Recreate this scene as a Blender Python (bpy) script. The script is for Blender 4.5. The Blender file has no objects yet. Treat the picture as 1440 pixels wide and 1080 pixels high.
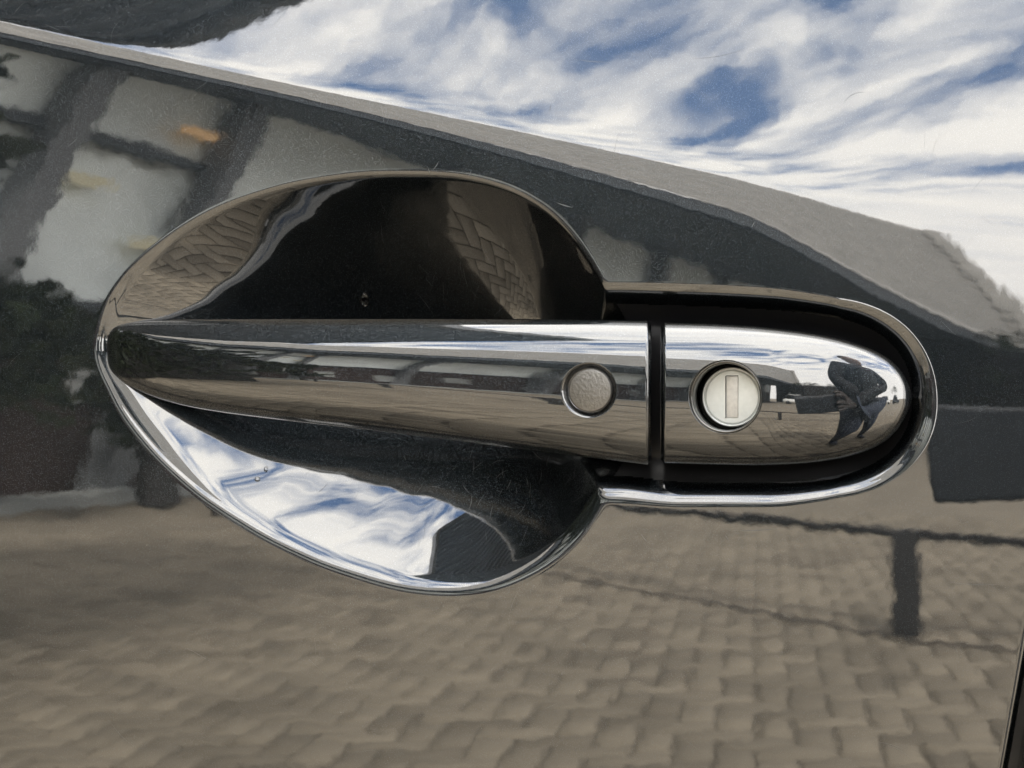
import bpy, bmesh, math, random
import numpy as np
from mathutils import Vector, Matrix

random.seed(7)
rng = np.random.default_rng(7)
C = bpy.context.scene.collection
sc = bpy.context.scene
R = math.radians

# ------------------------------------------------------------------ camera, sky, sun, exposure
# Drawing units of the door: 1 unit = 0.2 mm, u to the right, w downwards, centre (720, 540).
UNIT = 0.0002
DIST = 0.40                      # lens to door skin
FOOT_U, FOOT_W = 1380.0, 575.0   # the point of the door straight in front of the lens
def du(u): return (u - 720.0) * UNIT
def dw(w): return (540.0 - w) * UNIT
CAM = Vector((du(FOOT_U), -DIST, dw(FOOT_W)))
GROUND = -0.95

cam_data = bpy.data.cameras.new('camera')
cam = bpy.data.objects.new('camera', cam_data)
C.objects.link(cam)
cam.location = CAM
cam.rotation_euler = (R(90), 0, 0)
cam_data.sensor_width = 36.0
cam_data.lens = 36.0 * DIST / (1440 * UNIT)
cam_data.shift_x = -(FOOT_U - 720.0) / 1440.0
cam_data.shift_y = (FOOT_W - 540.0) / 1440.0
cam_data.clip_start = 0.01
cam_data.clip_end = 2000.0
sc.camera = cam
cam_data.dof.use_dof = True
cam_data.dof.focus_distance = 0.395
cam_data.dof.aperture_fstop = 17.5

sc.view_settings.view_transform = 'Standard'
sc.view_settings.look = 'None'
sc.view_settings.gamma = 1.0
sc.view_settings.use_curve_mapping = False
sc.view_settings.exposure = 3.7

SUN_EL, SUN_AZ = R(52), R(25)    # the sun stands behind the car, veiled by thin cloud
sun_dir = Vector((math.sin(SUN_AZ) * math.cos(SUN_EL), math.cos(SUN_AZ) * math.cos(SUN_EL), math.sin(SUN_EL)))
sd = bpy.data.lights.new('sun', 'SUN')
sd.energy = 1.5
sd.angle = R(10)
sd.color = (1.0, 0.95, 0.87)
sun = bpy.data.objects.new('sun', sd)
C.objects.link(sun)
sun.rotation_euler = (-sun_dir).to_track_quat('-Z', 'Y').to_euler()

class NT:
    """small helper round a node tree"""
    def __init__(self, tree):
        self.t = tree; tree.nodes.clear()
    def n(self, kind, **kw):
        nd = self.t.nodes.new(kind)
        for k, v in kw.items():
            if k.startswith('i_'):
                key = k[2:]
                nd.inputs[int(key) if key.isdigit() else key.replace('_', ' ')].default_value = v
            else:
                setattr(nd, k, v)
        return nd
    def l(self, a, b): self.t.links.new(a, b)
    def math(self, op, a, b=None, c=None, clamp=False):
        nd = self.t.nodes.new('ShaderNodeMath'); nd.operation = op; nd.use_clamp = clamp
        for i, s in enumerate((a, b, c)):
            if s is None: continue
            if isinstance(s, (int, float)): nd.inputs[i].default_value = s
            else: self.l(s, nd.inputs[i])
        return nd.outputs[0]
    def mix(self, f, a, b, blend='MIX'):
        nd = self.t.nodes.new('ShaderNodeMix'); nd.data_type = 'RGBA'; nd.blend_type = blend
        for i, s in ((0, f), (6, a), (7, b)):
            if isinstance(s, (int, float)): nd.inputs[i].default_value = s
            elif isinstance(s, tuple): nd.inputs[i].default_value = s if len(s) == 4 else s + (1,)
            else: self.l(s, nd.inputs[i])
        return nd.outputs[2]
    def ramp(self, fac, stops, interp='LINEAR'):
        nd = self.t.nodes.new('ShaderNodeValToRGB'); nd.color_ramp.interpolation = interp
        els = nd.color_ramp.elements
        while len(els) < len(stops): els.new(0.5)
        for e, (p, c) in zip(els, stops):
            e.position = p; e.color = (c, c, c, 1) if isinstance(c, (int, float)) else tuple(c) + (1,)
        self.l(fac, nd.inputs[0])
        return nd.outputs[0]

world = bpy.data.worlds.new('World')
sc.world = world
world.use_nodes = True
W = NT(world.node_tree)
sky = W.n('ShaderNodeTexSky', sky_type='NISHITA', sun_disc=False, sun_elevation=SUN_EL, sun_rotation=SUN_AZ)
sky.air_density = 1.0; sky.dust_density = 1.0; sky.ozone_density = 2.0
tc = W.n('ShaderNodeTexCoord')
sep = W.n('ShaderNodeSeparateXYZ'); W.l(tc.outputs['Generated'], sep.inputs[0])
zc = W.math('ADD', W.math('MAXIMUM', sep.outputs[2], 0.0), 0.10)
px_ = W.math('DIVIDE', sep.outputs[0], zc); py_ = W.math('DIVIDE', sep.outputs[1], zc)
cmb = W.n('ShaderNodeCombineXYZ'); W.l(px_, cmb.inputs[0]); W.l(py_, cmb.inputs[1])
mr = W.n('ShaderNodeMapping'); mr.inputs['Rotation'].default_value = (0, 0, R(-54)); W.l(cmb.outputs[0], mr.inputs[0])
mp = W.n('ShaderNodeMapping'); mp.inputs['Scale'].default_value = (1.9, 4.6, 1); mp.inputs['Location'].default_value = (3.7, 1.9, 0)
W.l(mr.outputs[0], mp.inputs[0])
n1 = W.n('ShaderNodeTexNoise', i_Scale=1.9, i_Detail=7.0, i_Roughness=0.56, i_Distortion=0.35); W.l(mp.outputs[0], n1.inputs['Vector'])
n2 = W.n('ShaderNodeTexNoise', i_Scale=0.9, i_Detail=3.0, i_Roughness=0.5); W.l(cmb.outputs[0], n2.inputs['Vector'])
dens = W.math('ADD', W.math('MULTIPLY', n1.outputs[0], 0.7), W.math('MULTIPLY', n2.outputs[0], 0.45))
low = W.math('MULTIPLY', W.math('SUBTRACT', 0.66, sep.outputs[2]), 0.75)
low = W.math('MAXIMUM', low, W.math('MULTIPLY', W.math('SUBTRACT', sep.outputs[2], 0.72), 0.7))   # more cloud towards the horizon
dens = W.math('ADD', dens, low)
cover = W.ramp(dens, [(0.51, 0.0), (0.575, 0.42), (0.68, 1.0)])
shade = W.ramp(n1.outputs[0], [(0.3, (0.80, 0.79, 0.78)), (0.65, (1.0, 0.96, 0.89))])
cl = W.n('ShaderNodeMixRGB', blend_type='MULTIPLY'); cl.inputs[0].default_value = 1.0
W.l(shade, cl.inputs[1]); cl.inputs[2].default_value = (7.9, 7.9, 7.9, 1)
fin = W.mix(cover, sky.outputs[0], cl.outputs[0])
bg = W.n('ShaderNodeBackground', i_Strength=0.1); W.l(fin, bg.inputs[0])
wo = W.n('ShaderNodeOutputWorld'); W.l(bg.outputs[0], wo.inputs[0])

# ------------------------------------------------------------------ helpers
def tag(o, label=None, cat=None, group=None, kind=None):
    for k, v in (('label', label), ('category', cat), ('group', group), ('kind', kind)):
        if v: o[k] = v
    return o
def empty(name, loc=(0, 0, 0)):
    o = bpy.data.objects.new(name, None); C.objects.link(o); o.location = loc; o.empty_display_size = 0.02
    return o
def link(name, me, mat, parent=None):
    o = bpy.data.objects.new(name, me); C.objects.link(o)
    if mat is not None:
        me.materials.clear(); me.materials.append(mat)
    if parent is not None:
        o.parent = parent; o.matrix_parent_inverse = Matrix.Translation(-parent.location)
    return o
def mesh_np(name, verts, faces, smooth=True):
    me = bpy.data.meshes.new(name)
    verts = np.asarray(verts, dtype=np.float32); faces = np.asarray(faces, dtype=np.int32)
    nv, nf, k = len(verts), len(faces), faces.shape[1]
    me.vertices.add(nv); me.vertices.foreach_set('co', verts.ravel())
    me.loops.add(nf * k); me.loops.foreach_set('vertex_index', faces.ravel())
    me.polygons.add(nf)
    me.polygons.foreach_set('loop_start', np.arange(0, nf * k, k, dtype=np.int32))
    me.polygons.foreach_set('loop_total', np.full(nf, k, dtype=np.int32))
    me.update(calc_edges=True)
    if smooth: me.polygons.foreach_set('use_smooth', np.ones(nf, dtype=bool))
    me.validate(); me.update()
    return me
def bm_mesh(name, bm, smooth=False):
    me = bpy.data.meshes.new(name)
    bmesh.ops.recalc_face_normals(bm, faces=bm.faces)
    bm.to_mesh(me); bm.free()
    if smooth: me.polygons.foreach_set('use_smooth', np.ones(len(me.polygons), dtype=bool))
    me.update()
    return me
def grid_faces(n, m, close_m=False):
    i = np.arange(n - 1)[:, None]; j = np.arange(m if close_m else m - 1)[None, :]
    j2 = (j + 1) % m
    a = i * m + j; b = i * m + j2; c = (i + 1) * m + j2; d = (i + 1) * m + j
    return np.stack([a, b, c, d], -1).reshape(-1, 4)
def box(bm, lo, hi, mat=None, bevel=0.0):
    r = bmesh.ops.create_cube(bm, size=1.0)
    lo, hi = Vector(lo), Vector(hi)
    m = Matrix.Translation((lo + hi) / 2) @ Matrix.Diagonal(((hi - lo).x, (hi - lo).y, (hi - lo).z, 1))
    if mat is not None: m = mat @ m
    bmesh.ops.transform(bm, matrix=m, verts=r['verts'])
    if bevel:
        es = list({e for v in r['verts'] for e in v.link_edges})
        bmesh.ops.bevel(bm, geom=es, offset=bevel, segments=2, affect='EDGES', profile=0.6)
def beam(bm, a, b, wx, wy, up=Vector((0, 0, 1))):
    a, b = Vector(a), Vector(b); d = b - a; L = d.length
    z = d.normalized(); x = up.cross(z)
    if x.length < 1e-4: x = Vector((1, 0, 0))
    x.normalize(); y = z.cross(x)
    m = Matrix((x, y, z)).transposed().to_4x4(); m.translation = a
    box(bm, (-wx / 2, -wy / 2, 0), (wx / 2, wy / 2, L), m)
def lathe(profile, seg=96):
    """profile: (radius, out) in mm, out towards the viewer; centre at origin, returns verts (m), faces"""
    p = np.array(profile, float) * 0.001
    t = np.linspace(0, 2 * np.pi, seg, endpoint=False)
    v = np.stack([p[:, None, 0] * np.cos(t), -np.repeat(p[:, None, 1], seg, 1), p[:, None, 0] * np.sin(t)], -1)
    return v.reshape(-1, 3), grid_faces(len(p), seg, True)
def smooth01(t): t = np.clip(t, 0, 1); return t * t * (3 - 2 * t)
def spline(xs, ys, x):
    """monotone-ish cubic through points (Catmull-Rom tangents)"""
    xs, ys = np.asarray(xs, float), np.asarray(ys, float)
    d = np.diff(ys) / np.diff(xs)
    m = np.empty_like(ys); m[1:-1] = np.where(d[:-1] * d[1:] > 0, 2 * d[:-1] * d[1:] / (d[:-1] + d[1:] + 1e-12), 0); m[0], m[-1] = d[0], d[-1]
    x = np.clip(x, xs[0], xs[-1])
    i = np.clip(np.searchsorted(xs, x) - 1, 0, len(xs) - 2)
    h = xs[i + 1] - xs[i]; t = (x - xs[i]) / h
    return ((2*t**3 - 3*t**2 + 1) * ys[i] + (t**3 - 2*t**2 + t) * h * m[i] + (-2*t**3 + 3*t**2) * ys[i+1] + (t**3 - t**2) * h * m[i+1])

def P(u, w, h):
    """a point seen at (u, w) on the drawing that stands h mm proud of the door plane, in metres"""
    s = (DIST - h * 0.001) / DIST
    return np.stack([CAM.x + (du(u) - CAM.x) * s, -h * 0.001 + 0 * du(u), CAM.z + (dw(w) - CAM.z) * s], -1)

# ------------------------------------------------------------------ materials
def principled(name):
    m = bpy.data.materials.new(name); m.use_nodes = True
    T = NT(m.node_tree)
    out = T.n('ShaderNodeOutputMaterial'); p = T.n('ShaderNodeBsdfPrincipled')
    T.l(p.outputs[0], out.inputs[0])
    return m, T, p

def paint_material(name, peel=1.0):
    m, T, p = principled(name)
    tc = T.n('ShaderNodeTexCoord')
    vo = T.n('ShaderNodeTexVoronoi', i_Scale=9500.0); T.l(tc.outputs['Object'], vo.inputs['Vector'])
    sp = T.n('ShaderNodeSeparateColor'); T.l(vo.outputs['Color'], sp.inputs[0])
    flake = T.ramp(sp.outputs[0], [(0.0, (0.0030, 0.0040, 0.0049)), (0.6, (0.0066, 0.0086, 0.0102)), (0.9, (0.015, 0.0185, 0.021)), (1.0, (0.046, 0.052, 0.057))])
    T.l(flake, p.inputs['Base Color'])
    p.inputs['Metallic'].default_value = 1.0
    p.inputs['Roughness'].default_value = 0.38
    nm = T.n('ShaderNodeMix', data_type='VECTOR')
    geo = T.n('ShaderNodeNewGeometry')
    off = T.n('ShaderNodeVectorMath', operation='SUBTRACT'); T.l(vo.outputs['Color'], off.inputs[0]); off.inputs[1].default_value = (0.5, 0.5, 0.5)
    scl = T.n('ShaderNodeVectorMath', operation='SCALE'); T.l(off.outputs[0], scl.inputs[0]); scl.inputs['Scale'].default_value = 0.5
    add = T.n('ShaderNodeVectorMath', operation='ADD'); T.l(geo.outputs['Normal'], add.inputs[0]); T.l(scl.outputs[0], add.inputs[1])
    nrm = T.n('ShaderNodeVectorMath', operation='NORMALIZE'); T.l(add.outputs[0], nrm.inputs[0])
    T.l(nrm.outputs[0], p.inputs['Normal'])
    # clear coat with orange peel
    a = T.n('ShaderNodeTexNoise', i_Scale=650.0, i_Detail=2.0, i_Roughness=0.5); T.l(tc.outputs['Object'], a.inputs['Vector'])
    b = T.n('ShaderNodeTexNoise', i_Scale=150.0, i_Detail=1.0); T.l(tc.outputs['Object'], b.inputs['Vector'])
    hgt = T.math('ADD', T.math('MULTIPLY', a.outputs[0], 0.09), b.outputs[0])
    bp = T.n('ShaderNodeBump', i_Strength=1.0, i_Distance=0.000014 * peel); T.l(hgt, bp.inputs['Height'])
    T.l(bp.outputs[0], p.inputs['Coat Normal'])
    p.inputs['Coat Weight'].default_value = 1.0
    sm = T.n('ShaderNodeTexNoise', i_Scale=38.0, i_Detail=6.0, i_Roughness=0.65); T.l(tc.outputs['Object'], sm.inputs['Vector'])
    T.l(T.ramp(sm.outputs[0], [(0.45, 0.010), (0.62, 0.018), (0.75, 0.05)]), p.inputs['Coat Roughness'])
    p.inputs['Coat IOR'].default_value = 1.8
    return m

def simple(name, col, rough=0.5, metal=0.0, var=0.0, scale=20.0, bump=0.0, coord='Object', **kw):
    m, T, p = principled(name)
    p.inputs['Roughness'].default_value = rough; p.inputs['Metallic'].default_value = metal
    for k, v in kw.items(): p.inputs[k.replace('_', ' ')].default_value = v
    tc = T.n('ShaderNodeTexCoord')
    nz = T.n('ShaderNodeTexNoise', i_Scale=scale, i_Detail=5.0, i_Roughness=0.6); T.l(tc.outputs[coord], nz.inputs['Vector'])
    c = Vector(col)
    f = T.ramp(nz.outputs[0], [(0.3, tuple(c * (1 - var))), (0.7, tuple(c * (1 + var)))])
    T.l(f, p.inputs['Base Color'])
    if bump:
        bp = T.n('ShaderNodeBump', i_Strength=1.0, i_Distance=bump); T.l(nz.outputs[0], bp.inputs['Height']); T.l(bp.outputs[0], p.inputs['Normal'])
    return m

M = {}
M['paint'] = paint_material('dark_grey_metallic_paint', 1.0)
M['rubber'] = simple('black_rubber', (0.004, 0.004, 0.0045), 0.5, var=0.3, scale=900)
M['black_plastic'] = simple('black_plastic', (0.005, 0.005, 0.0056), 0.3, var=0.2, scale=700, Specular_IOR_Level=0.35)
M['pewter'] = simple('textured_pewter', (0.125, 0.121, 0.114), 0.42, 1.0, var=0.10, scale=1300, bump=0.00017)
M['steel'] = simple('lock_steel', (0.46, 0.475, 0.46), 0.5, 0.6, var=0.08, scale=300, bump=0.00003)
M['dull_steel'] = simple('worn_lock_steel', (0.42, 0.41, 0.385), 0.55, 0.6, var=0.12, scale=500, bump=0.00005)
M['chrome'] = simple('lock_sleeve_metal', (0.10, 0.10, 0.098), 0.14, 1.0, var=0.03, scale=300)
M['dark_metal'] = simple('dark_metal', (0.03, 0.03, 0.032), 0.25, 1.0, var=0.2, scale=300)

# ------------------------------------------------------------------ door skin as a height field (mm, + towards the viewer)
BC = np.array([640.0, 545.0])
OUT = np.array([(135,482),(148,432),(172,392),(215,350),(280,305),(380,266),(480,247),(580,243),(660,250),(720,268),(770,298),(810,340),(842,390),
                (868,450),(876,545),(868,640),(840,700),(800,757),(740,800),(680,822),(610,826),(520,809),(440,781),(350,735),(270,680),(210,622),(160,552)], float)
def _bowl_radius():
    th = np.arctan2(-(OUT[:, 1] - BC[1]), OUT[:, 0] - BC[0]); r = np.hypot(OUT[:, 0] - BC[0], OUT[:, 1] - BC[1])
    o = np.argsort(th); th, r = th[o], r[o]
    t3 = np.concatenate([th - 2*np.pi, th, th + 2*np.pi]); r3 = np.concatenate([r, r, r])
    tt = np.linspace(-np.pi, np.pi, 1441)
    rr = spline(t3, r3, tt)
    k = np.exp(-0.5 * (np.arange(-12, 13) / 4.0) ** 2); k /= k.sum()
    rr = np.convolve(np.concatenate([rr[-13:-1], rr, rr[1:13]]), k, 'valid')
    return tt, rr
BT, BR = _bowl_radius()
def smin(a, b, k):
    h = np.clip(0.5 + 0.5 * (b - a) / k, 0, 1)
    return b * (1 - h) + a * h - k * h * (1 - h)

SLOT_L, SLOT_R = 820.0, 1166.0     # slot: a bullet shape round the key cover
def slot_sd(u, w):
    """signed distance-like value (units) to the slot outline, negative inside"""
    top = spline([700, 860, 960, 1080, 1180], [402, 402, 404, 410, 424], u)
    bot = spline([700, 860, 960, 1080, 1180], [694, 694, 703, 703, 692], u)
    mid, half = (top + bot) / 2, (bot - top) / 2
    ur = np.maximum(u - 1150.0, 0) / 157.0
    ul = np.maximum(760.0 - u, 0) / 90.0
    dv_ = np.abs(w - mid) / half
    n = 2.15
    q = ((ur + ul) ** n + dv_ ** n) ** (1 / n)
    return (q - 1) * 146.0

def bowl_t(u, w):
    x, y = u - BC[0], -(w - BC[1])
    th = np.arctan2(y, x); r = np.hypot(x, y)
    Rr = np.interp(th, BT, BR)
    return r, Rr
def crease_v(u, w):
    """distance above the shoulder crease, mm"""
    return -((w - (139.0 + 0.2057 * (u - 480.0) )) * UNIT * 1000) * 0.9795
def skin_height(u, w):
    z = (FOOT_W + 8 - w) * UNIT * 1000.0
    x = (u - 720.0) * UNIT * 1000.0
    base = -z ** 2 / (2 * 1500.0) - x ** 2 / (2 * 9000.0)
    v = crease_v(u, w)
    wd = 1.6 + 3.0 * smooth01((u - 300) / 1000.0) + 13.0 * smooth01((u - 1020) / 460.0)
    J = math.tan(R(11.0))
    s = v / wd
    base = base - J * wd * np.logaddexp(0, s)
    # bowl behind the grip
    r, Rr = bowl_t(u, w)
    t = r / Rr
    dist = (Rr - r) * UNIT * 1000.0           # mm inside the outline (along the ray)
    d0 = 35.0 - 12.4 * smooth01((w - 440) / 220.0)
    bowl = -d0 * (1 - np.clip(t, 0, 3) ** 2.0) * (0.62 + 0.38 * smooth01((u - 140) / 240.0))
    bowl = np.where(t > 1, 0.9 * -dist, bowl)
    sdm = slot_sd(u, w) * 0.2
    slot = np.where(sdm < 0, -9.0 * smooth01(0.12 + 0.88 * np.clip(-sdm / 11.0, 0, 1)) + 9.0 * smooth01(0.12), np.maximum(sdm, 0) * 0.9)
    cav = smin(bowl, slot, 1.2)
    k_ = 1.2 + 1.4 * smooth01((w - 480) / 150.0) * (1 - 0.5 * smooth01((u - 860) / 100.0)) + 0.3 * smooth01((u - 1180) / 100.0)
    cav = smin(cav, 0.0 * cav, k_)
    return base + cav
def build_skin(u0, u1, w0, w1, step):
    us = np.arange(u0, u1 + 1e-6, step); ws = np.arange(w0, w1 + 1e-6, step)
    U, Wd = np.meshgrid(us, ws, indexing='ij')
    # the door ends in a rolled edge on the right
    H = skin_height(U, Wd)
    edge = 1440.0 - (Wd - 960.0) * 0.17 - 2.0
    e = np.clip((U - (edge - 14.0)) / 14.0, 0, None)
    H = H - 2.2 * e ** 3
    V = np.stack([du(U), -H * 0.001, dw(Wd)], -1)
    r, Rr = bowl_t(U, Wd)
    inside = (r < Rr) | (slot_sd(U, Wd) < 0)
    over = U > edge + 3
    slot_floor = (slot_sd(U, Wd) * 0.2 < -4.6) & (r > Rr * 1.005)
    return V.reshape(-1, 3), grid_faces(len(us), len(ws)), inside.ravel(), over.ravel(), slot_floor.ravel()
def split_mesh(name, V, F, keep, N):
    F = F[keep]
    idx = np.unique(F); mp_ = np.full(len(V), -1); mp_[idx] = np.arange(len(idx))
    me = mesh_np(name, V[idx], mp_[F])
    me.normals_split_custom_set_from_vertices(N[idx].tolist())
    return me

door = empty('car')
tag(door, 'dark grey metallic car seen close at its door handle, recess and key lock', 'car')
V, F, inside, over, slot_floor = build_skin(-40, 1470, -40, 1120, 1.7)
full = mesh_np('tmp', V, F)
N = np.empty(len(V) * 3, dtype=np.float32); full.vertices.foreach_get('normal', N); N = N.reshape(-1, 3)
if N[:, 1].mean() > 0: F = F[:, ::-1]; N = -N
bpy.data.meshes.remove(full)
fi = inside[F].sum(1) >= 3; fo = over[F].any(1); fs = slot_floor[F].sum(1) >= 3; fi &= ~fs
skin = link('door_skin', split_mesh('door_skin', V, F, ~fi & ~fo & ~fs, N), M['paint'], door)
gasket = link('key_cover_gasket', split_mesh('key_cover_gasket', V, F, fs, N), M['black_plastic'], door)
recess = link('handle_recess', split_mesh('handle_recess', V, F, fi, N), M['paint'], door)

# the shut line and the front edge of the rear door
rd = door
ws_ = np.linspace(560, 1130, 60)
prof = [(6, 26), (6, 10), (7, 6.0), (9, 3.2), (13, 1.2), (20, 0.3), (40, 0.2), (300, 1.0)]
Vr = np.array([[(du(1440.0 - (w - 960.0) * 0.17 + 12 + a * 1.0), b * 0.001 + 0.0015, dw(w)) for a, b in prof] for w in ws_])
Fr = grid_faces(len(ws_), len(prof))
link('rear_door_skin', mesh_np('rear_door_skin', Vr.reshape(-1, 3), Fr), M['paint'], rd)
bm = bmesh.new(); box(bm, (du(1400), 0.022, dw(1130)), (du(1560), 0.026, dw(400)))
link('door_seal', bm_mesh('door_seal', bm), M['rubber'], rd)

# ------------------------------------------------------------------ lofted grip and key cover
def hole(X, Z, c, rad, depth, wall):
    """depth of a round hole with a rolled lip at c (u,w,h)"""
    p = P(np.array(c[0], float), np.array(c[1], float), c[2])
    r = np.hypot(X - p[0], Z - p[2]) * 1000.0
    return depth * (1 - smooth01((r - (rad - wall)) / wall))
def loft(us, top, bot, hf, bf, bb, n_sec, expo=2.4, mexp=2.0, refine=None, holes=()):
    """sections across u; every section a closed super-ellipse: front depth bf, back depth bb (mm)"""
    s = np.linspace(-np.pi / 2, np.pi / 2, n_sec)          # front from bottom to top
    sb = np.linspace(np.pi / 2, 3 * np.pi / 2, 40)[1:-1]
    ang = np.concatenate([s, sb])
    if refine is not None:
        ext = []
        for a0, a1, k in refine: ext.append(np.linspace(a0, a1, k))
        s = np.unique(np.concatenate([s] + ext)); ang = np.concatenate([s, sb])
    zz = np.sign(np.sin(ang)) * np.abs(np.sin(ang)) ** (2 / expo)
    yy = np.sign(np.cos(ang)) * np.abs(np.cos(ang)) ** (2 / mexp)
    mid = (top + bot) / 2; half = (bot - top) / 2
    rows = []
    for i, u in enumerate(us):
        h = hf[i] - bf[i] + np.where(yy > 0, yy * bf[i], yy * bb[i])
        w = mid[i] - zz * half[i]
        rows.append(P(np.full_like(w, u), w, h))
    V = np.array(rows)
    front = (yy > 0.02)[None, :] * np.ones((len(us), 1))
    for c, rad, depth, wall in holes:
        V[..., 1] += front * hole(V[..., 0], V[..., 2], c, rad, depth, wall) * 0.001
    n, m = V.shape[:2]
    F = grid_faces(n, m, True)
    return V.reshape(-1, 3), F, m
def cap_end(V, F, m, row, flip):
    """fan closing one end, returns verts, tri-as-quad faces"""
    c = V[row * m:(row + 1) * m].mean(0)
    V = np.vstack([V, c]); ci = len(V) - 1
    a = row * m + np.arange(m); b = row * m + (np.arange(m) + 1) % m
    T = np.stack([a, b, np.full(m, ci)], -1)
    if flip: T = T[:, ::-1]
    return V, T
def mesh_mixed(name, V, quads, tris):
    me = bpy.data.meshes.new(name)
    me.from_pydata(V.tolist(), [], quads.tolist() + tris.tolist())
    me.validate()
    bm = bmesh.new(); bm.from_mesh(me); bmesh.ops.recalc_face_normals(bm, faces=bm.faces); bm.to_mesh(me); bm.free()
    me.polygons.foreach_set('use_smooth', np.ones(len(me.polygons), dtype=bool)); me.update()
    return me

BUT = (828.0, 549.0, 13.5); LOCK = (1020.0, 558.0, 13.5)
# grip
tau = np.concatenate([np.linspace(0, 1, 420) ** 1.6 * 0.93, np.linspace(0.93, 1, 40)[1:]])
gu = 150 + (916 - 150) * tau ** 1.3
gu = np.unique(np.concatenate([gu, np.linspace(785, 872, 160)]))
g_top = spline([150,151.5,155,162,174,195,225,270,330,420,600,800,916],[484,474,466,460,455.5,452.5,450.5,449.5,449,448.5,448,449,451], gu)
g_bot = spline([150,151.5,155,162,174,195,225,270,330,420,520,640,760,860,916],[497,509,519,528,538,549,561,573,583,594,605,620,635,648,655], gu)
g_hf = spline([150,155,170,220,320,450,600,800,916],[-1.0,0.8,3.5,7.5,11.0,13.0,13.5,13.5,13.5], gu)
g_bf = spline([150,155,170,220,320,450,916],[0.6,2.0,4.0,7.0,9.0,9.5,9.5], gu)
g_bb = spline([150,155,170,220,320,450,700,860,916],[0.6,1.5,2.5,3.5,4.5,5.5,7.0,10.0,11.0], gu)
e = smooth01((gu - 909) / 7.0) ** 1.5     # rolled right end
g_mid = (g_top + g_bot) / 2
g_top, g_bot = g_top + (g_mid - g_top) * 0.06 * e, g_bot + (g_mid - g_bot) * 0.06 * e
g_hf = g_hf - 1.6 * e
Vg, Fg, mg = loft(gu, g_top, g_bot, g_hf, g_bf, g_bb, 150, 2.5, 2.0, refine=[(-0.52, 0.52, 150)], holes=[(BUT, 7.6, 1.6, 1.6)])
ng = len(Vg) // mg
Vg, T0 = cap_end(Vg, Fg, mg, 0, True); Vg, T1 = cap_end(Vg, Fg, mg, ng - 1, False)
grip = link('pull_handle', mesh_mixed('pull_handle', Vg, Fg, np.vstack([T0, T1])), M['paint'], door)

# key cover
t1 = np.linspace(0, np.pi / 2, 150)
ku = np.concatenate([929 + np.linspace(0, 1, 14) ** 2 * 8, 940 + (1276 - 940) * np.sin(t1)])
ku = np.unique(np.concatenate([ku, np.linspace(962, 1078, 240)]))
k_top = spline([929,1000,1060,1120,1170,1210,1240,1258,1268,1274,1276],[453,455,458.5,465,474,486,501,517,533,549,558], ku)
k_bot = spline([929,1060,1120,1170,1205,1235,1255,1268,1274,1276],[652,655,653,647,638,624,606,584,570,560], ku)
k_hf = spline([929,1080,1150,1200,1240,1262,1272,1276],[13.5,13.1,11.8,9.4,6.0,2.8,0.0,-3.0], ku)
k_bf = spline([929,1080,1150,1200,1240,1262,1272,1276],[9.5,9.5,9.0,8.0,6.0,3.9,1.8,0.3], ku)
k_bb = np.full_like(ku, 9.0) * spline([929,1200,1276],[1,1,0.4], ku)
e = 1 - smooth01((ku - 929) / 7.0); e = e ** 1.5
k_mid = (k_top + k_bot) / 2
k_top, k_bot = k_top + (k_mid - k_top) * 0.05 * e, k_bot + (k_mid - k_bot) * 0.05 * e
k_hf = k_hf - 1.6 * e
Vk, Fk, mk = loft(np.where(ku > 1080, 1080 + (ku - 1080) * 1.035, ku), k_top, k_bot, k_hf, k_bf, k_bb, 150, 2.5, 2.0, refine=[(-0.62, 0.62, 190)], holes=[(LOCK, 10.0, 9.5, 1.3)])
nk = len(Vk) // mk
Vk, T0 = cap_end(Vk, Fk, mk, 0, True); Vk, T1 = cap_end(Vk, Fk, mk, nk - 1, False)
cover_o = link('key_cover', mesh_mixed('key_cover', Vk, Fk, np.vstack([T0, T1])), M['paint'], door)

def place_lathe(name, profile, c, mat, parent, seg=96, dx=0.0, dz=0.0):
    v, f = lathe(profile, seg)
    p = P(np.array(c[0]), np.array(c[1]), c[2])
    v = v + np.array([p[0] + dx, 0, p[2] + dz])
    return link(name, mesh_np(name, v, f[:, ::-1]), mat, parent)

# ------------------------------------------------------------------ round button
hb = 12.4
dome = [(r, hb + 0.35 - 0.012 * r * r) for r in np.linspace(5.6, 0.01, 24)]
button = place_lathe('round_button', [(5.95, hb - 1.6), (5.95, hb - 0.5), (5.9, hb - 0.25), (5.75, hb - 0.10)] + dome, BUT, M['pewter'], grip)
ring = place_lathe('button_gasket', [(7.0, hb - 1.3), (6.9, hb - 0.65), (6.2, hb - 0.75), (6.0, hb - 1.4)], BUT, M['black_plastic'], grip)

# ------------------------------------------------------------------ key lock
bz = place_lathe('lock_sleeve', [(9.75, 12.5), (9.4, 12.6), (9.2, 12.2), (9.1, 11.0), (9.0, 5.2), (8.9, 4.0), (6.0, 3.6)], LOCK, M['chrome'], cover_o)
cy = place_lathe('lock_cylinder', [(8.35, 3.4), (8.3, 4.7), (8.15, 5.1), (7.85, 5.15), (7.7, 4.95), (7.62, 4.5), (7.52, 4.5), (7.46, 4.75), (7.3, 4.86), (7.0, 4.87), (0.01, 4.87)], LOCK, M['steel'], cover_o, dx=0.0003)
pl = P(np.array(LOCK[0]), np.array(LOCK[1]), LOCK[2]) + np.array([0.0003, 0, 0])
bm = bmesh.new()
box(bm, (pl[0] - 1.5e-3, -5.17e-3, pl[2] - 5.7e-3), (pl[0] + 1.75e-3, -4.75e-3, pl[2] + 5.8e-3), bevel=0.15e-3)
link('key_shutter', bm_mesh('key_shutter', bm, True), M['dull_steel'], cover_o)
bm = bmesh.new()
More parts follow.
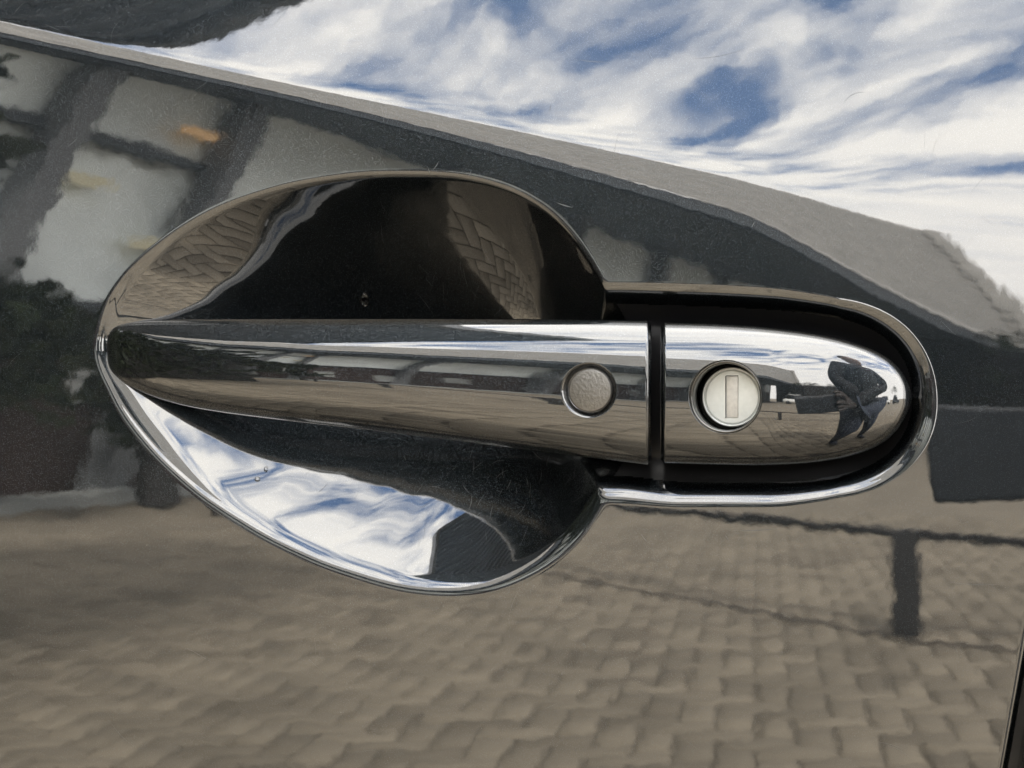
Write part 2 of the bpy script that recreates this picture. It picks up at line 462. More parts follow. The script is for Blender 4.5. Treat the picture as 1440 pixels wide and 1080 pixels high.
box(bm, (pl[0] - 1.80e-3, -4.91e-3, pl[2] - 5.9e-3), (pl[0] - 1.58e-3, -4.75e-3, pl[2] + 5.9e-3))
box(bm, (pl[0] - 1.58e-3, -4.91e-3, pl[2] + 5.82e-3), (pl[0] + 1.75e-3, -4.75e-3, pl[2] + 6.0e-3))
link('keyway_gap', bm_mesh('keyway_gap', bm), M['dark_metal'], cover_o)
bm = bmesh.new()
box(bm, (pl[0] - 2.5e-3, -5.05e-3, pl[2] - 5.8e-3), (pl[0] - 1.81e-3, -4.75e-3, pl[2] + 5.8e-3), bevel=0.1e-3)
link('keyway_lip', bm_mesh('keyway_lip', bm), M['steel'], cover_o)

# ------------------------------------------------------------------ small things on the paint: drops, dust, scratches
def on_skin(u, w, lift=0.0):
    h = float(skin_height(np.array([[u]], float), np.array([[w]], float))[0, 0])
    e_ = 0.6
    hx = float(skin_height(np.array([[u + e_]]), np.array([[w]]))[0, 0]); hw = float(skin_height(np.array([[u]]), np.array([[w + e_]]))[0, 0])
    n = Vector((-(hx - h) / (e_ * 0.2), -1.0, (hw - h) / (e_ * 0.2))).normalized()
    p = Vector((du(u), -h * 0.001, dw(w))) + n * lift * 0.001
    return p, n
m, T, p = principled('water')
p.inputs['Transmission Weight'].default_value = 1.0; p.inputs['Roughness'].default_value = 0.0; p.inputs['IOR'].default_value = 1.33
M['water'] = m
def unproject(u, w):
    """where the line of sight through drawing point (u, w) meets the skin"""
    h = 0.0
    for _ in range(12):
        q = P(np.array(u, float), np.array(w, float), h)
        uu, ww = q[0] / UNIT + 720, 540 - q[2] / UNIT
        h = 0.5 * h + 0.5 * float(skin_height(np.array([[uu]]), np.array([[ww]]))[0, 0])
    return uu, ww
def drop(u, w, rx, rz, label):
    p_, n = on_skin(*unproject(u, w))
    bm = bmesh.new(); bmesh.ops.create_uvsphere(bm, u_segments=24, v_segments=12, radius=1.0)
    rot = n.to_track_quat('Z', 'Y').to_matrix().to_4x4()
    bmesh.ops.transform(bm, matrix=Matrix.Translation(p_) @ rot @ Matrix.Diagonal((rx * .001, rz * .001, min(rx, rz) * .00075, 1)), verts=bm.verts)
    tag(link('water_drop', bm_mesh('water_drop', bm, True), M['water']), label, 'water drop')
drop(513, 421, 1.2, 2.2, 'long water drop hanging in the dark upper recess above the handle')
drop(362, 674, 0.75, 0.75, 'round water drop on the bright lower recess, lower of two')
drop(374, 660, 0.5, 0.95, 'narrow water drop on the bright lower recess, upper of two')
M['dust'] = simple('pale_dust', (0.16, 0.155, 0.145), 0.9, var=0.3, scale=3000)
r3 = random.Random(11)
dv, df = [], []
def speck(p_, n, r):
    b = len(dv); x = n.orthogonal().normalized(); y = n.cross(x); ph_ = r3.uniform(0, 6.3)
    for k in range(5):
        a = ph_ + k * 1.2566; rr_ = r * r3.uniform(.6, 1.25)
        dv.append(p_ + (x * math.cos(a) + y * math.sin(a)) * rr_ - n * r * .2)
    dv.append(p_ + n * r * .6)
    for k in range(5): df.append((b + k, b + (k + 1) % 5, b + 5))
for i in range(150):
    u, w = r3.uniform(0, 1435), r3.uniform(0, 1075)
    if 160 < u < 1275 and 445 < w < 660: continue
    p_, n = on_skin(u, w); speck(p_, n, r3.choice((.00004, .00005, .00006, .00008, .00011)))
for (u0, w0, sp, k) in ((880, 452, 60, 30), (1010, 680, 90, 45), (1270, 520, 22, 20), (1230, 640, 22, 16), (600, 302, 10, 8), (250, 70, 80, 8)):
    for i in range(k):
        u, w = r3.gauss(u0, sp), r3.gauss(w0, sp * .12)
        p_, n = on_skin(u, w); speck(p_, n, r3.uniform(.00004, .00010))
me = bpy.data.meshes.new('dust_specks'); me.from_pydata([tuple(v) for v in dv], [], df); me.update()
tag(link('dust_specks', me, M['dust']), kind='stuff')
M['scratch'] = simple('scratched_lacquer', (0.05, 0.052, 0.054), 0.6, var=0.2, scale=2000)
sv, sf = [], []
def scratch(u, w, ang, ln, bend, wd):
    n_ = 9; pts = []
    for k in range(n_):
        t_ = k / (n_ - 1) - .5; a = ang + bend * t_
        pts.append((u + math.cos(a) * ln * t_, w - math.sin(a) * ln * t_))
    for k, (a_, b_) in enumerate(pts):
        q, n = on_skin(a_, b_, 0.012)
        t_ = k / (n_ - 1); w_ = wd * UNIT * math.sin(math.pi * min(max(t_, .03), .97))
        d_ = n.cross(Vector((math.cos(ang), 0, math.sin(ang)))).normalized()
        sv.extend([q + d_ * w_, q - d_ * w_])
        if k: c_ = len(sv); sf.append((c_ - 4, c_ - 3, c_ - 1, c_ - 2))
for spec in ((610, 232, 1.0, 16, .2, .5), (600, 238, 1.9, 14, .2, .4), (658, 243, 1.1, 10, .1, .4), (820, 76, -.08, 55, .1, .35), (1000, 66, .2, 80, .2, .3), (1195, 122, .5, 48, -.9, .35), (767, 148, 1.4, 12, .1, .35), (1065, 746, .05, 70, .1, .4), (1022, 757, -1.0, 10, 0, .4), (1058, 315, 1.1, 9, 0, .5), (792, 288, -.3, 24, .1, .8), (1370, 823, -.05, 70, .1, .25), (905, 757, -.9, 16, .1, .25), (430, 690, .9, 22, .2, .3)):
    scratch(*spec)
for i in range(46):
    scratch(r3.gauss(660, 75), r3.gauss(690, 30), r3.gauss(1.2, .6), r3.uniform(10, 34), r3.gauss(0, .3), r3.uniform(.10, .2))
for i in range(26):
    scratch(r3.uniform(480, 800), r3.uniform(270, 430), r3.gauss(1.6, .4), r3.uniform(12, 40), r3.gauss(0, .2), r3.uniform(.08, .15))
for i in range(90):
    u, w = r3.uniform(0, 1420), r3.uniform(0, 1060)
    if 120 < u < 1330 and 240 < w < 830: continue
    scratch(u, w, r3.uniform(0, 3.14), r3.uniform(8, 60), r3.gauss(0, .3), r3.uniform(.06, .16))
me = bpy.data.meshes.new('scratches'); me.from_pydata([tuple(v) for v in sv], [], sf); me.update()
o = link('scratches', me, M['scratch'], skin); o['kind'] = 'stuff'

#ENVIRONMENT
# ------------------------------------------------------------------ what the paint mirrors: the yard in front of the car
M['ground'] = simple('yard_paving', (0.185, 0.158, 0.119), 0.85, var=0.2, scale=2.0)
M['joint'] = simple('sandy_joint', (0.055, 0.047, 0.037), 0.95, var=0.3, scale=30.0)
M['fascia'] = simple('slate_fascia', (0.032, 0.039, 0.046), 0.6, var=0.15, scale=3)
M['tile'] = simple('grey_roof_tile', (0.33, 0.32, 0.30), 0.6, var=0.2, scale=2.0)
M['column'] = simple('grey_column', (0.11, 0.115, 0.12), 0.5, var=0.1, scale=3)
M['bark_brown'] = simple('dark_timber', (0.022, 0.021, 0.021), 0.8, var=0.3, scale=8)
M['oxblood'] = simple('oxblood_wall', (0.03, 0.017, 0.016), 0.7, var=0.3, scale=1.5)
M['pale_panel'] = simple('pale_grey_panel', (0.3, 0.31, 0.3), 0.6, var=0.15, scale=2)
M['white_wall'] = simple('white_wall', (0.7, 0.69, 0.66), 0.7, var=0.05, scale=1)
M['canopy'] = simple('galvanised_sheet', (0.17, 0.20, 0.25), 0.5, var=0.15, scale=2)
M['glazing'] = simple('frosted_wall_panel', (0.74, 0.79, 0.78), 0.3, 0.0, var=0.25, scale=0.45)
M['leaf'] = simple('leaf_green', (0.026, 0.038, 0.019), 0.6, var=0.5, scale=6)
M['cloth'] = simple('dark_jacket', (0.010, 0.011, 0.014), 0.85, var=0.4, scale=60)
M['jeans'] = simple('blue_jeans', (0.035, 0.045, 0.07), 0.85, var=0.35, scale=40)
M['skin'] = simple('skin', (0.22, 0.13, 0.09), 0.5, var=0.1, scale=30)
M['dark_hand'] = simple('darkened_hand', (0.04, 0.03, 0.025), 0.6, var=0.3, scale=60)  # hand colour darkened to mirror as a silhouette; the glove is made up
M['hair'] = simple('brown_hair', (0.03, 0.02, 0.014), 0.6, var=0.3, scale=90)
M['shoe'] = simple('dark_shoe', (0.015, 0.014, 0.014), 0.5, var=0.2, scale=40)
M['phone'] = simple('graphite_phone', (0.035, 0.038, 0.042), 0.35, var=0.1, scale=40)
M['car_white'] = simple('white_car_paint', (0.75, 0.75, 0.73), 0.2, var=0.02, scale=2)
M['car_dark'] = simple('dark_car_paint', (0.02, 0.022, 0.026), 0.15, var=0.1, scale=2)
M['glass_dark'] = simple('dark_glass', (0.01, 0.012, 0.013), 0.05, var=0.1, scale=2)

bm = bmesh.new(); bmesh.ops.create_grid(bm, x_segments=1, y_segments=1, size=600)
g = link('ground', bm_mesh('ground', bm), M['ground']); g.location.z = GROUND - 0.03; g['kind'] = 'structure'

def paver_field():
    """herringbone block paving near the car, every block a bevelled stone"""
    L, Wd, gap, bv = 0.17, 0.085, 0.004, 0.006
    a = R(-8); ca, sa = math.cos(a), math.sin(a)
    verts, faces, mats = [], [], []
    n = 106
    r2 = np.random.default_rng(3)
    cells = []
    for i in range(-n, n):
        for j in range(-n, n):
            k = (i - j) % 4
            if k == 0: cells.append((i * Wd, j * Wd, L, Wd))
            if k == 3: cells.append((i * Wd, j * Wd, Wd, L))
    for (x, y, lx, ly) in cells:
        cx, cy = x + lx / 2, y + ly / 2
        X, Y = cx * ca - cy * sa - 0.6, cx * sa + cy * ca - 3.4
        if Y > -0.02 or math.hypot(X + 0.8, Y + 3.0) > 5.2: continue
        hx, hy = lx / 2 - gap / 2, ly / 2 - gap / 2
        dz, tx, ty = r2.normal(0, 0.0015), r2.normal(0, 0.006), r2.normal(0, 0.006)
        b = len(verts)
        for (sx, sy) in ((-1, -1), (1, -1), (1, 1), (-1, 1)):
            for (ex, ey, z) in ((hx, hy, -0.03), (hx, hy, -bv), (hx - bv, hy - bv, 0)):
                lx_, ly_ = cx + sx * ex, cy + sy * ey
                zz = GROUND + z + dz + tx * sx * ex + ty * sy * ey
                verts.append((lx_ * ca - ly_ * sa - 0.6, lx_ * sa + ly_ * ca - 3.4, zz))
        for q in range(4):
            o, p = b + q * 3, b + ((q + 1) % 4) * 3
            faces += [(o, p, p + 1, o + 1), (o + 1, p + 1, p + 2, o + 2)]
        faces.append((b + 2, b + 5, b + 8, b + 11))
    me = mesh_np('pavers', verts, faces, smooth=False)
    m, T, p = principled('block_paving')
    geo = T.n('ShaderNodeNewGeometry'); tc = T.n('ShaderNodeTexCoord')
    nz = T.n('ShaderNodeTexNoise', i_Scale=3.0, i_Detail=6.0, i_Roughness=0.7); T.l(tc.outputs['Object'], nz.inputs['Vector'])
    f = T.math('ADD', T.math('MULTIPLY', geo.outputs['Random Per Island'], 0.5), T.math('MULTIPLY', nz.outputs[0], 0.62))
    T.l(T.ramp(f, [(0.2, (0.115, 0.097, 0.071)), (0.5, (0.19, 0.162, 0.121)), (0.95, (0.26, 0.222, 0.165))]), p.inputs['Base Color'])
    p.inputs['Roughness'].default_value = 0.85
    o = link('block_paving', me, m); o['kind'] = 'stuff'
    bm = bmesh.new(); bmesh.ops.create_circle(bm, cap_ends=True, segments=48, radius=5.15)
    jo = link('paving_bed', bm_mesh('paving_bed', bm), M['joint']); jo.location = (-0.8, -3.0, GROUND - 0.008); jo['kind'] = 'structure'
paver_field()

# ---- long hall with raking columns and a tiled hip roof
def fac(d, off=0.0):
    return Vector((-7.75 + 0.117 * d - off, -d))
hall = empty('market_hall', (-6, -16, GROUND))
tag(hall, 'long hall with raking grey columns and a grey tiled hip roof across the yard', 'building')
TOPZ = 4.15
bm = bmesh.new()
a0, a1 = fac(3, 0.25), fac(40, 0.25)
for z0, z1, t in ((GROUND - 0.03, 1.1, 0.12),):
    d = (a1 - a0).normalized(); n = Vector((d.y, -d.x))
    beam(bm, (a0.x, a0.y, (z0 + z1) / 2), (a1.x, a1.y, (z0 + z1) / 2), 0.12, z1 - z0)
link('plinth_wall', bm_mesh('plinth_wall', bm), M['oxblood'], hall)
bm = bmesh.new()
vs = [bm.verts.new((p.x, p.y, z)) for p, z in ((a0, 1.1), (a1, 1.1), (a1, TOPZ), (a0, TOPZ))]; bm.faces.new(vs)
link('glazing', bm_mesh('glazing', bm), M['glazing'], hall)
for d0 in (3.8, 5.8, 7.7, 9.65, 11.55, 15.5, 19.5, 23.5, 27.5, 31.5, 35.5, 39.5):
    bm = bmesh.new()
    b0, b1 = fac(d0 - 1.7), fac(d0)
    beam(bm, (b0.x, b0.y, GROUND - 0.02), (b1.x, b1.y, TOPZ), 0.26, 0.26)
    link('raking_column', bm_mesh('raking_column', bm), M['column'], hall)
bm = bmesh.new()
p0, p1 = fac(3, 0.12), fac(11.6, 0.12); beam(bm, (p0.x, p0.y, 3.05), (p1.x, p1.y, 3.05), 0.12, 0.12)
p0, p1 = fac(3, 0.1), fac(40, 0.1); beam(bm, (p0.x, p0.y, 1.16), (p1.x, p1.y, 1.16), 0.14, 0.12)
link('transom', bm_mesh('transom', bm), M['fascia'], hall)
rr = random.Random(5)
for i in range(9):
    q0, q1 = fac(5.0 + i * 2.1 + rr.uniform(0, .6), 0.17), None
    q1 = q0 + (a1 - a0).normalized() * rr.uniform(0.5, 1.3)
    z = rr.uniform(-0.3, 0.35); bm = bmesh.new()
    beam(bm, (q0.x, q0.y, z), (q1.x, q1.y, z), 0.06, rr.uniform(0.35, 0.8))
    link('pale_panel', bm_mesh('pale_panel', bm), M['pale_panel'], hall)
bm = bmesh.new(); q0, q1 = fac(3, -0.3), fac(40, -0.3); beam(bm, (q0.x, q0.y, GROUND), (q1.x, q1.y, GROUND), 0.5, 0.16)
link('kerb', bm_mesh('kerb', bm), M['pale_panel'], hall)
def emitter(name, col, st):
    m = bpy.data.materials.new(name); m.use_nodes = True; T = NT(m.node_tree)
    o_ = T.n('ShaderNodeOutputMaterial'); e_ = T.n('ShaderNodeEmission'); e_.inputs[0].default_value = (*col, 1); e_.inputs[1].default_value = st
    T.l(e_.outputs[0], o_.inputs[0]); return m
M['lamp'] = emitter('warm_lamp', (1.0, 0.62, 0.30), 0.24); M['lamp_pale'] = emitter('pale_lamp', (1.0, 0.9, 0.62), 0.22)
for d_, z_, l_, mt in ((10.75, 3.45, .5, 'lamp'), (9.55, 2.55, .4, 'lamp_pale'), (10.3, 1.95, .35, 'lamp_pale'), (24.6, 2.9, .5, 'lamp')):
    q0 = fac(d_, 0.1); q1 = fac(d_ + l_, 0.1); bm = bmesh.new()
    beam(bm, (q0.x, q0.y, z_), (q1.x, q1.y, z_), 0.1, 0.11); link('wall_lamp', bm_mesh('wall_lamp', bm), M[mt], hall)
# roof: eave line nearer than the wall, soffit dark underneath
EA, EB = Vector((-8.2, -0.9)), Vector((3.85, -40.0))
FZ = 4.9
bm = bmesh.new()
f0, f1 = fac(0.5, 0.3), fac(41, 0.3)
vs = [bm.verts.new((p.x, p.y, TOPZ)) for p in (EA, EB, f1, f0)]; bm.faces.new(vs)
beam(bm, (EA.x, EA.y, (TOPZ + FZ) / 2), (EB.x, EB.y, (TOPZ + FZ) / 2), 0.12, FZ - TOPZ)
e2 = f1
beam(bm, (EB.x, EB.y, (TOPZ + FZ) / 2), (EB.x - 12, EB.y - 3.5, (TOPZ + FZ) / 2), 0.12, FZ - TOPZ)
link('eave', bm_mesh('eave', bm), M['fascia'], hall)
def tile_plane(name, a, b, c, d, nx, ny):
    """a-b eave, d-c ridge; courses step up the slope, barrels run with it"""
    a, b, c, d = (np.array(p, float) for p in (a, b, c, d))
    nrm = np.cross(b - a, d - a); nrm /= np.linalg.norm(nrm)
    if nrm[2] < 0: nrm = -nrm
    xs = np.linspace(0, 1, nx * 4 + 1); ys = np.repeat(np.arange(ny + 1) / ny, 2)[1:-1]
    lift = np.tile([0.24, 0.0], ny)
    X, Y = np.meshgrid(xs, ys, indexing='ij')
    base = (a * ((1 - X) * (1 - Y))[..., None] + b * (X * (1 - Y))[..., None] + c * (X * Y)[..., None] + d * ((1 - X) * Y)[..., None])
    h = lift[None, :] + 0.05 * np.abs(np.sin(X * nx * np.pi)) + 0.012 * rng.standard_normal(X.shape)
    Vv = base + nrm * h[..., None]
    return Vv.reshape(-1, 3), grid_faces(*X.shape)
RA, RB = EA + Vector((-1.6, -0.4)), EB + Vector((-0.7, -0.3))
RZA, RZ = 5.75, 15.2
v, f = tile_plane('t', (*EA, FZ - .22), (*EB, FZ - .22), (*RB, RZ), (*RA, RZA), 90, 13)
o = link('tiled_roof', mesh_np('tiled_roof', v, f, False), M['tile'], hall); o['kind'] = 'stuff'
EC = Vector((EB.x - 12, EB.y - 3.5))
bm = bmesh.new(); bm.faces.new([bm.verts.new(q) for q in ((EB.x, EB.y, FZ), (EC.x, EC.y, FZ), (RB.x - 11, RB.y - 3.4, RZ), (RB.x, RB.y, RZ))])
link('gable_wall', bm_mesh('gable_wall', bm), M['tile'], hall)
bm = bmesh.new(); beam(bm, (EB.x + .25, EB.y + .1, FZ - .5), (RB.x + .25, RB.y + .1, RZ + .1), 0.5, 0.7, up=Vector((0, 1, 0)))
link('verge_board', bm_mesh('verge_board', bm), M['tile'], hall)
# ---- ribbed canopy roof overhead on the left
can = empty('ribbed_canopy', (-3.2, -2.0, GROUND))
tag(can, 'ribbed grey canopy roof on thin posts beside the car', 'canopy')
c0, c1, c2, c3 = Vector((-2.70, -3.56)), Vector((-0.95, -2.38)), Vector((-1.25, 1.2)), Vector((-6.4, 0.2))
vv, ff = [], []
nr = 160
for i in range(nr + 1):
    t = i / nr
    p, q = c0.lerp(c3, t), c1.lerp(c2, t)
    z = 3.2 + 0.05 * math.sin(i * math.pi / 2)
    vv += [(p.x, p.y, z), (q.x, q.y, z)]
for i in range(nr): ff.append((2 * i, 2 * i + 1, 2 * i + 3, 2 * i + 2))
o = link('ribbed_sheet', mesh_np('ribbed_sheet', vv, ff), M['canopy'], can)
bm = bmesh.new()
for p, q in ((c0, c1), (c1, c2), (c2, c3), (c3, c0)): beam(bm, (p.x, p.y, 3.16), (q.x, q.y, 3.16), 0.05, 0.16)
link('rim_beam', bm_mesh('rim_beam', bm), M['column'], can)

# ---- the rest of the car that carries the door
cb = door
prof = [(-2.35, -.60), (-2.3, -.30), (-2.1, -.12), (-1.0, .08), (-.35, .50), (.5, .58), (1.5, .50), (1.95, .10), (2.05, -.10), (2.0, -.62)]
bm = bmesh.new()
def ybot(z): return .035 + max(0, z - .1) * .35
l = [bm.verts.new((x, ybot(z), z)) for x, z in prof]; r_ = [bm.verts.new((x, 1.8 - ybot(z), z)) for x, z in prof]
bm.faces.new(l); bm.faces.new(r_[::-1])
for q in range(len(prof)): bm.faces.new((l[q], r_[q], r_[(q + 1) % len(prof)], l[(q + 1) % len(prof)]))
link('body', bm_mesh('body', bm), M['car_dark'], cb)
for x in (-1.55, 1.2):
    for y in (.16, 1.64):
        bm = bmesh.new(); bmesh.ops.create_cone(bm, cap_ends=True, segments=32, radius1=.33, radius2=.33, depth=.2, matrix=Matrix.Translation((x, y, GROUND + .33)) @ Matrix.Rotation(R(90), 4, 'X'))
        link('wheel', bm_mesh('wheel', bm), M['rubber'], cb)

# ---- leafy screens, added to darken parts of the mirrored view
def screen_hedge(pts, hgt, dep, label, n, seed):
    r = random.Random(seed); hd_ = empty('screen_hedge', (*pts[0], GROUND)); tag(hd_, label, 'screen_hedge')
    bm = bmesh.new()
    for p_, q_ in zip(pts[:-1], pts[1:]): beam(bm, (*p_, GROUND + hgt * .46), (*q_, GROUND + hgt * .46), dep * .7, hgt * .88)
    link('twigs', bm_mesh('twigs', bm), M['bark_brown'], hd_)
    vs, fs = [], []
    segs = [(Vector(p_), Vector(q_)) for p_, q_ in zip(pts[:-1], pts[1:])]
    for i in range(n):
        a_, b_ = r.choice(segs); t_ = r.random(); c_ = a_.lerp(b_, t_); nn_ = Vector((-(b_ - a_).y, (b_ - a_).x)).normalized()
        lump = .12 * math.sin(t_ * 9 + 1) + .08 * math.sin(t_ * 23)
        o_ = r.uniform(-.5, .5) * dep
        p_ = Vector((c_.x + nn_.x * o_, c_.y + nn_.y * o_, GROUND + r.random() ** .6 * hgt * (1 + lump)))
        s_ = r.uniform(.05, .13) * (1 + hgt * .08); e1 = Vector((r.gauss(0, 1), r.gauss(0, 1), r.gauss(0, 1))).normalized(); e2_ = e1.orthogonal()
        k = len(vs); vs += [p_ - e1 * s_, p_ + e2_ * s_ * .5, p_ + e1 * s_, p_ - e2_ * s_ * .5]; fs.append((k, k + 1, k + 2, k + 3))
    link('foliage', mesh_np('foliage', vs, fs, False), M['leaf'], hd_)
screen_hedge([(-3.5, -3.9), (-3.3, -2.0), (-2.75, -0.5), (-2.7, 0.4)], 2.2, 0.8, 'added dark leafy screen under the ribbed canopy on the left', 7500, 4)  # added so the left tip of the grip mirrors dark instead of sky
screen_hedge([(-1.0, -40.0), (4.0, -33.0), (14.0, -30.0), (22.0, -22.0)], 5.5, 1.4, 'added long dark leafy screen behind the row of parked cars', 6000, 5)  # added, and made tall, to cover the bright sky below the eave

# ---- knee rail along the yard
fence = empty('knee_rail', (0, -3.55, GROUND)); tag(fence, 'low dark timber knee rail on square posts', 'fence')
fp = [Vector((1.5, -2.75)), Vector((0.01, -3.58)), Vector((-1.62, -5.2)), Vector((-3.2, -6.8)), Vector((-4.8, -8.4))]
for p in fp:
    bm = bmesh.new(); box(bm, (p.x - .042, p.y - .042, GROUND - 0.03), (p.x + .042, p.y + .042, GROUND + 0.45), bevel=0.008)
    link('post', bm_mesh('post', bm), M['bark_brown'], fence)
for p, q in zip(fp[:-1], fp[1:]):
    bm = bmesh.new(); beam(bm, (p.x, p.y, GROUND + 0.43), (q.x, q.y, GROUND + 0.43), 0.035, 0.035)
    link('rail', bm_mesh('rail', bm), M['bark_brown'], fence)
bm = bmesh.new()
for p, q in zip(fp[:-1], fp[1:]): beam(bm, (p.x + .05, p.y + .12, GROUND), (q.x + .05, q.y + .12, GROUND), 0.03, 0.012)
o = link('drain_channel', bm_mesh('drain_channel', bm), M['joint']); o['kind'] = 'structure'

# ---- trees
def tree(x, y, h, rad, label, n=900, seed=1):
    r = random.Random(seed)
    t = empty('tree', (x, y, GROUND)); tag(t, label, 'tree')
    bm = bmesh.new()
    bmesh.ops.create_cone(bm, cap_ends=True, segments=10, radius1=0.16, radius2=0.06, depth=h * 0.7, matrix=Matrix.Translation((x, y, GROUND + h * 0.35)))
    for k in range(5):
        a = r.uniform(0, 6.28); beam(bm, (x, y, GROUND + h * r.uniform(.35, .6)), (x + math.cos(a) * rad * .7, y + math.sin(a) * rad * .7, GROUND + h * r.uniform(.7, .9)), 0.06, 0.06)
    link('trunk', bm_mesh('trunk', bm), M['bark_brown'], t)
    vs, fs = [], []
    clumps = [(r.gauss(0, .5) * rad, r.gauss(0, .5) * rad, h * r.uniform(.45, .95), r.uniform(.3, .55) * rad) for _ in range(14)]
    for i in range(n):
        cx, cy, cz, cr = r.choice(clumps)
        p = Vector((x + cx, y + cy, GROUND + cz)) + Vector((r.gauss(0, .5), r.gauss(0, .5), r.gauss(0, .45))) * cr
        s = r.uniform(.06, .16); e1 = Vector((r.gauss(0, 1), r.gauss(0, 1), r.gauss(0, 1))).normalized(); e2_ = e1.orthogonal()
        b = len(vs); vs += [p - e1 * s, p + e2_ * s * .5, p + e1 * s, p - e2_ * s * .5]; fs.append((b, b + 1, b + 2, b + 3))
    link('crown', mesh_np('crown', vs, fs, False), M['leaf'], t)
tree(-6.0, -7.2, 2.2, 0.6, 'small leafy tree in front of the hall, nearest the car', seed=2)
tree(-5.6, -9.0, 1.9, 0.5, 'small leafy tree in front of the hall, farther from the car', seed=3)
for i, (x, y, h, rad) in enumerate(((6, -38, 6, 3), (11, -34, 7, 3.4), (16, -30, 6, 3), (22, -20, 7, 3.5), (26, -9, 6, 3), (3.2, -45, 5, 3))):
    tree(x, y, h, rad, 'leafy tree beyond the parked cars, ' + ('behind the white shed front', 'second along the tree row', 'third along the tree row', 'fourth along the tree row', 'at the right end of the tree row', 'nearest the tiled hall')[i], n=1400, seed=20 + i)

# ---- parked cars far across the yard
def far_car(x, y, ang, mat, label):
    c = empty('parked_car', (x, y, GROUND)); tag(c, label, 'car', 'cars parked across the yard')
    m = Matrix.Translation((x, y, GROUND)) @ Matrix.Rotation(ang, 4, 'Z')
    def prism(name, pts, w0, w1, mt):
        bm = bmesh.new()
        l = [bm.verts.new(m @ Vector((px, -(w0 if pz < 0.95 else w1), pz))) for px, pz in pts]
        r_ = [bm.verts.new(m @ Vector((px, (w0 if pz < 0.95 else w1), pz))) for px, pz in pts]
        bm.faces.new(l); bm.faces.new(r_[::-1])
        for i in range(len(pts)): bm.faces.new((l[i], r_[i], r_[(i + 1) % len(pts)], l[(i + 1) % len(pts)]))
        bmesh.ops.bevel(bm, geom=list(bm.edges), offset=0.05, segments=2, affect='EDGES')
        link(name, bm_mesh(name, bm, True), mt, c)
    prism('body', [(-2.1, .25), (2.1, .25), (2.15, .6), (1.95, .82), (1.0, .94), (-1.6, .94), (-2.1, .85)], .88, .8, mat)
    prism('cabin', [(1.0, .9), (0.35, 1.42), (-1.2, 1.45), (-1.9, .9)], .8, .62, M['glass_dark'])
    prism('roof', [(0.42, 1.36), (0.3, 1.46), (-1.15, 1.49), (-1.4, 1.36)], .66, .63, mat)
    for sx in (-1.3, 1.3):
        for sy in (-.8, .8):
            bm = bmesh.new(); bmesh.ops.create_cone(bm, cap_ends=True, segments=20, radius1=.32, radius2=.32, depth=.2, matrix=m @ Matrix.Translation((sx, sy, .32)) @ Matrix.Rotation(R(90), 4, 'X'))
            link('wheel', bm_mesh('wheel', bm), M['rubber'], c)
for i, (x, y, a, mk_) in enumerate(((2.5, -27, 0.2, 'car_white'), (6.8, -25, 0.3, 'car_dark'), (10.5, -22, 0.5, 'car_white'), (14, -17, 0.9, 'car_dark'), (16, -11, 1.2, 'car_white'), (17, -5, 1.4, 'car_dark'))):
    far_car(x, y, a, M[mk_], ('white' if mk_ == 'car_white' else 'dark') + ' car parked across the yard, ' + ('nearest the hall', 'second from the hall', 'third from the hall', 'third from the right end', 'second from the right end', 'at the right end of the row')[i])
wh = empty('white_shed', (9, -44, GROUND)); tag(wh, 'long low white shed beyond the parked cars', 'building')
bm = bmesh.new(); box(bm, (2, -52, GROUND - .02), (30, -47, GROUND + 3.2)); link('wall', bm_mesh('wall', bm), M['white_wall'], wh)
bm = bmesh.new(); box(bm, (1.7, -52.3, GROUND + 3.2), (30.3, -46.7, GROUND + 3.5)); link('roof', bm_mesh('roof', bm), M['fascia'], wh)

# ---- the photographer
def skinned(name, joints, edges, mat, parent, root=0, sub=2):
    me = bpy.data.meshes.new(name); me.from_pydata([j[0] for j in joints], edges, []); me.update()
    o = bpy.data.objects.new(name, me); C.objects.link(o); me.materials.append(mat)
    o.modifiers.new('skin', 'SKIN').use_smooth_shade = True
    for d, j in zip(me.skin_vertices[0].data, joints):
        r = j[1]; d.radius = (r, r) if isinstance(r, (int, float)) else r
    me.skin_vertices[0].data[root].use_root = True
    s = o.modifiers.new('sub', 'SUBSURF'); s.levels = s.render_levels = sub
    if parent is not None: o.parent = parent; o.matrix_parent_inverse = Matrix.Translation(-parent.location)
    return o
phx, phz = CAM.x, CAM.z
per = empty('person', (0.56, -0.60, GROUND))
tag(per, 'person in a dark jacket and blue jeans holding up a phone', 'person')
px0, py0 = 0.56, -0.60
G = GROUND
legs = [((px0, py0, G + .95), .15), ((px0 - .10, py0, G + .86), .105), ((px0 - .13, py0 + .03, G + .48), .075), ((px0 - .15, py0 - .02, G + .10), .05), ((px0 - .16, py0 + .10, G + .045), .045),
        ((px0 + .10, py0, G + .86), .105), ((px0 + .13, py0 + .02, G + .48), .075), ((px0 + .16, py0 - .03, G + .10), .05), ((px0 + .17, py0 + .09, G + .045), .045)]
skinned('jeans', legs, [(0, 1), (1, 2), (2, 3), (3, 4), (0, 5), (5, 6), (6, 7), (7, 8)], M['jeans'], per)
bod = [((px0, py0, G + .93), (.17, .12)), ((px0, py0 + .01, G + 1.12), (.18, .12)), ((px0 - .01, py0 + .04, G + 1.32), (.19, .12)), ((px0 - .02, py0 + .07, G + 1.43), (.10, .08)),
       ((px0 - .18, py0 + .07, G + 1.39), .075), ((px0 - .25, py0 + .02, G + 1.14), .058), ((px0 - .17, py0 + .10, G + .94), .045),
       ((px0 + .16, py0 + .07, G + 1.39), .075), ((px0 + .20, py0 + .12, G + 1.08), .060), ((phx + .235, -DIST - .10, phz - .03), .046)]
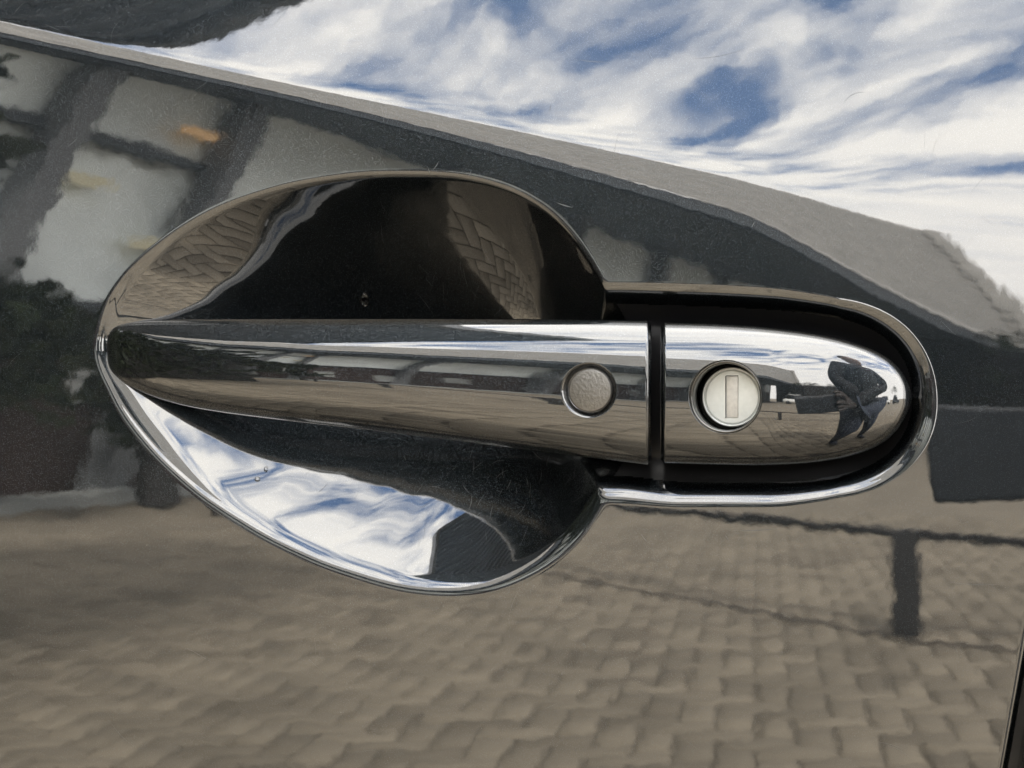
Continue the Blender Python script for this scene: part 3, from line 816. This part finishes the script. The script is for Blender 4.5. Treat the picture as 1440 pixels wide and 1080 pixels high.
skinned('jacket', bod, [(0, 1), (1, 2), (2, 3), (3, 4), (4, 5), (5, 6), (3, 7), (7, 8), (8, 9)], M['cloth'], per)
hd = [((px0 - .03, py0 + .08, G + 1.44), .055), ((px0 - .04, py0 + .11, G + 1.52), .055), ((px0 - .05, py0 + .13, G + 1.60), (.078, .09)), ((px0 - .05, py0 + .13, G + 1.70), (.07, .085))]
skinned('head', hd, [(0, 1), (1, 2), (2, 3)], M['skin'], per)
hr = [((px0 - .05, py0 + .10, G + 1.64), (.082, .085)), ((px0 - .05, py0 + .11, G + 1.73), (.075, .085)), ((px0 - .05, py0 + .12, G + 1.755), .05)]
skinned('hair', hr, [(0, 1), (1, 2)], M['hair'], per)
for sx, yy_ in ((-.16, .03), (.17, .02)):
    skinned('shoe', [((px0 + sx, py0 - .05, G + .05), (.048, .045)), ((px0 + sx, py0 + .08, G + .04), (.05, .036)), ((px0 + sx * 1.1, py0 + .19, G + .032), (.045, .028))], [(0, 1), (1, 2)], M['shoe'], per)
# phone just behind the lens position, held in both hands
phx, phz = CAM.x, CAM.z
bm = bmesh.new(); box(bm, (phx - .022, -DIST - .0125, phz - .066), (phx + .128, -DIST - .0045, phz + .008), mat=Matrix.Translation((phx, 0, phz)) @ Matrix.Rotation(R(-5), 4, 'Y') @ Matrix.Translation((-phx, 0, -phz)), bevel=.0035)
ph = link('phone', bm_mesh('phone', bm), M['phone']); tag(ph, 'graphite phone held up in landscape by the person', 'phone')
def hand(wrist, palm, spread, tips, name='hand'):
    j = [(wrist, .028), (palm, (.034, .020))]; e_ = [(0, 1)]
    for base, mid_, tip in tips:
        k = len(j); j += [(base, .0105), (mid_, .0095), (tip, .0085)]; e_ += [(1, k), (k, k + 1), (k + 1, k + 2)]
    skinned(name, j, e_, M['dark_hand'], per, root=0, sub=2)
yb = -DIST - .012
hand((phx + .225, -DIST - .085, phz - .028), (phx + .165, yb - .03, phz - .02), 0,
     [((phx + .148, yb + .012, phz + .015 - .019 * k), (phx + .13, yb + .018, phz + .015 - .02 * k), (phx + .108 + .004 * k, yb + .017, phz + .012 - .02 * k)) for k in range(4)] +
     [((phx + .155, yb - .015, phz + .025), (phx + .135, yb - .016, phz + .03), (phx + .11, yb - .014, phz + .024))])
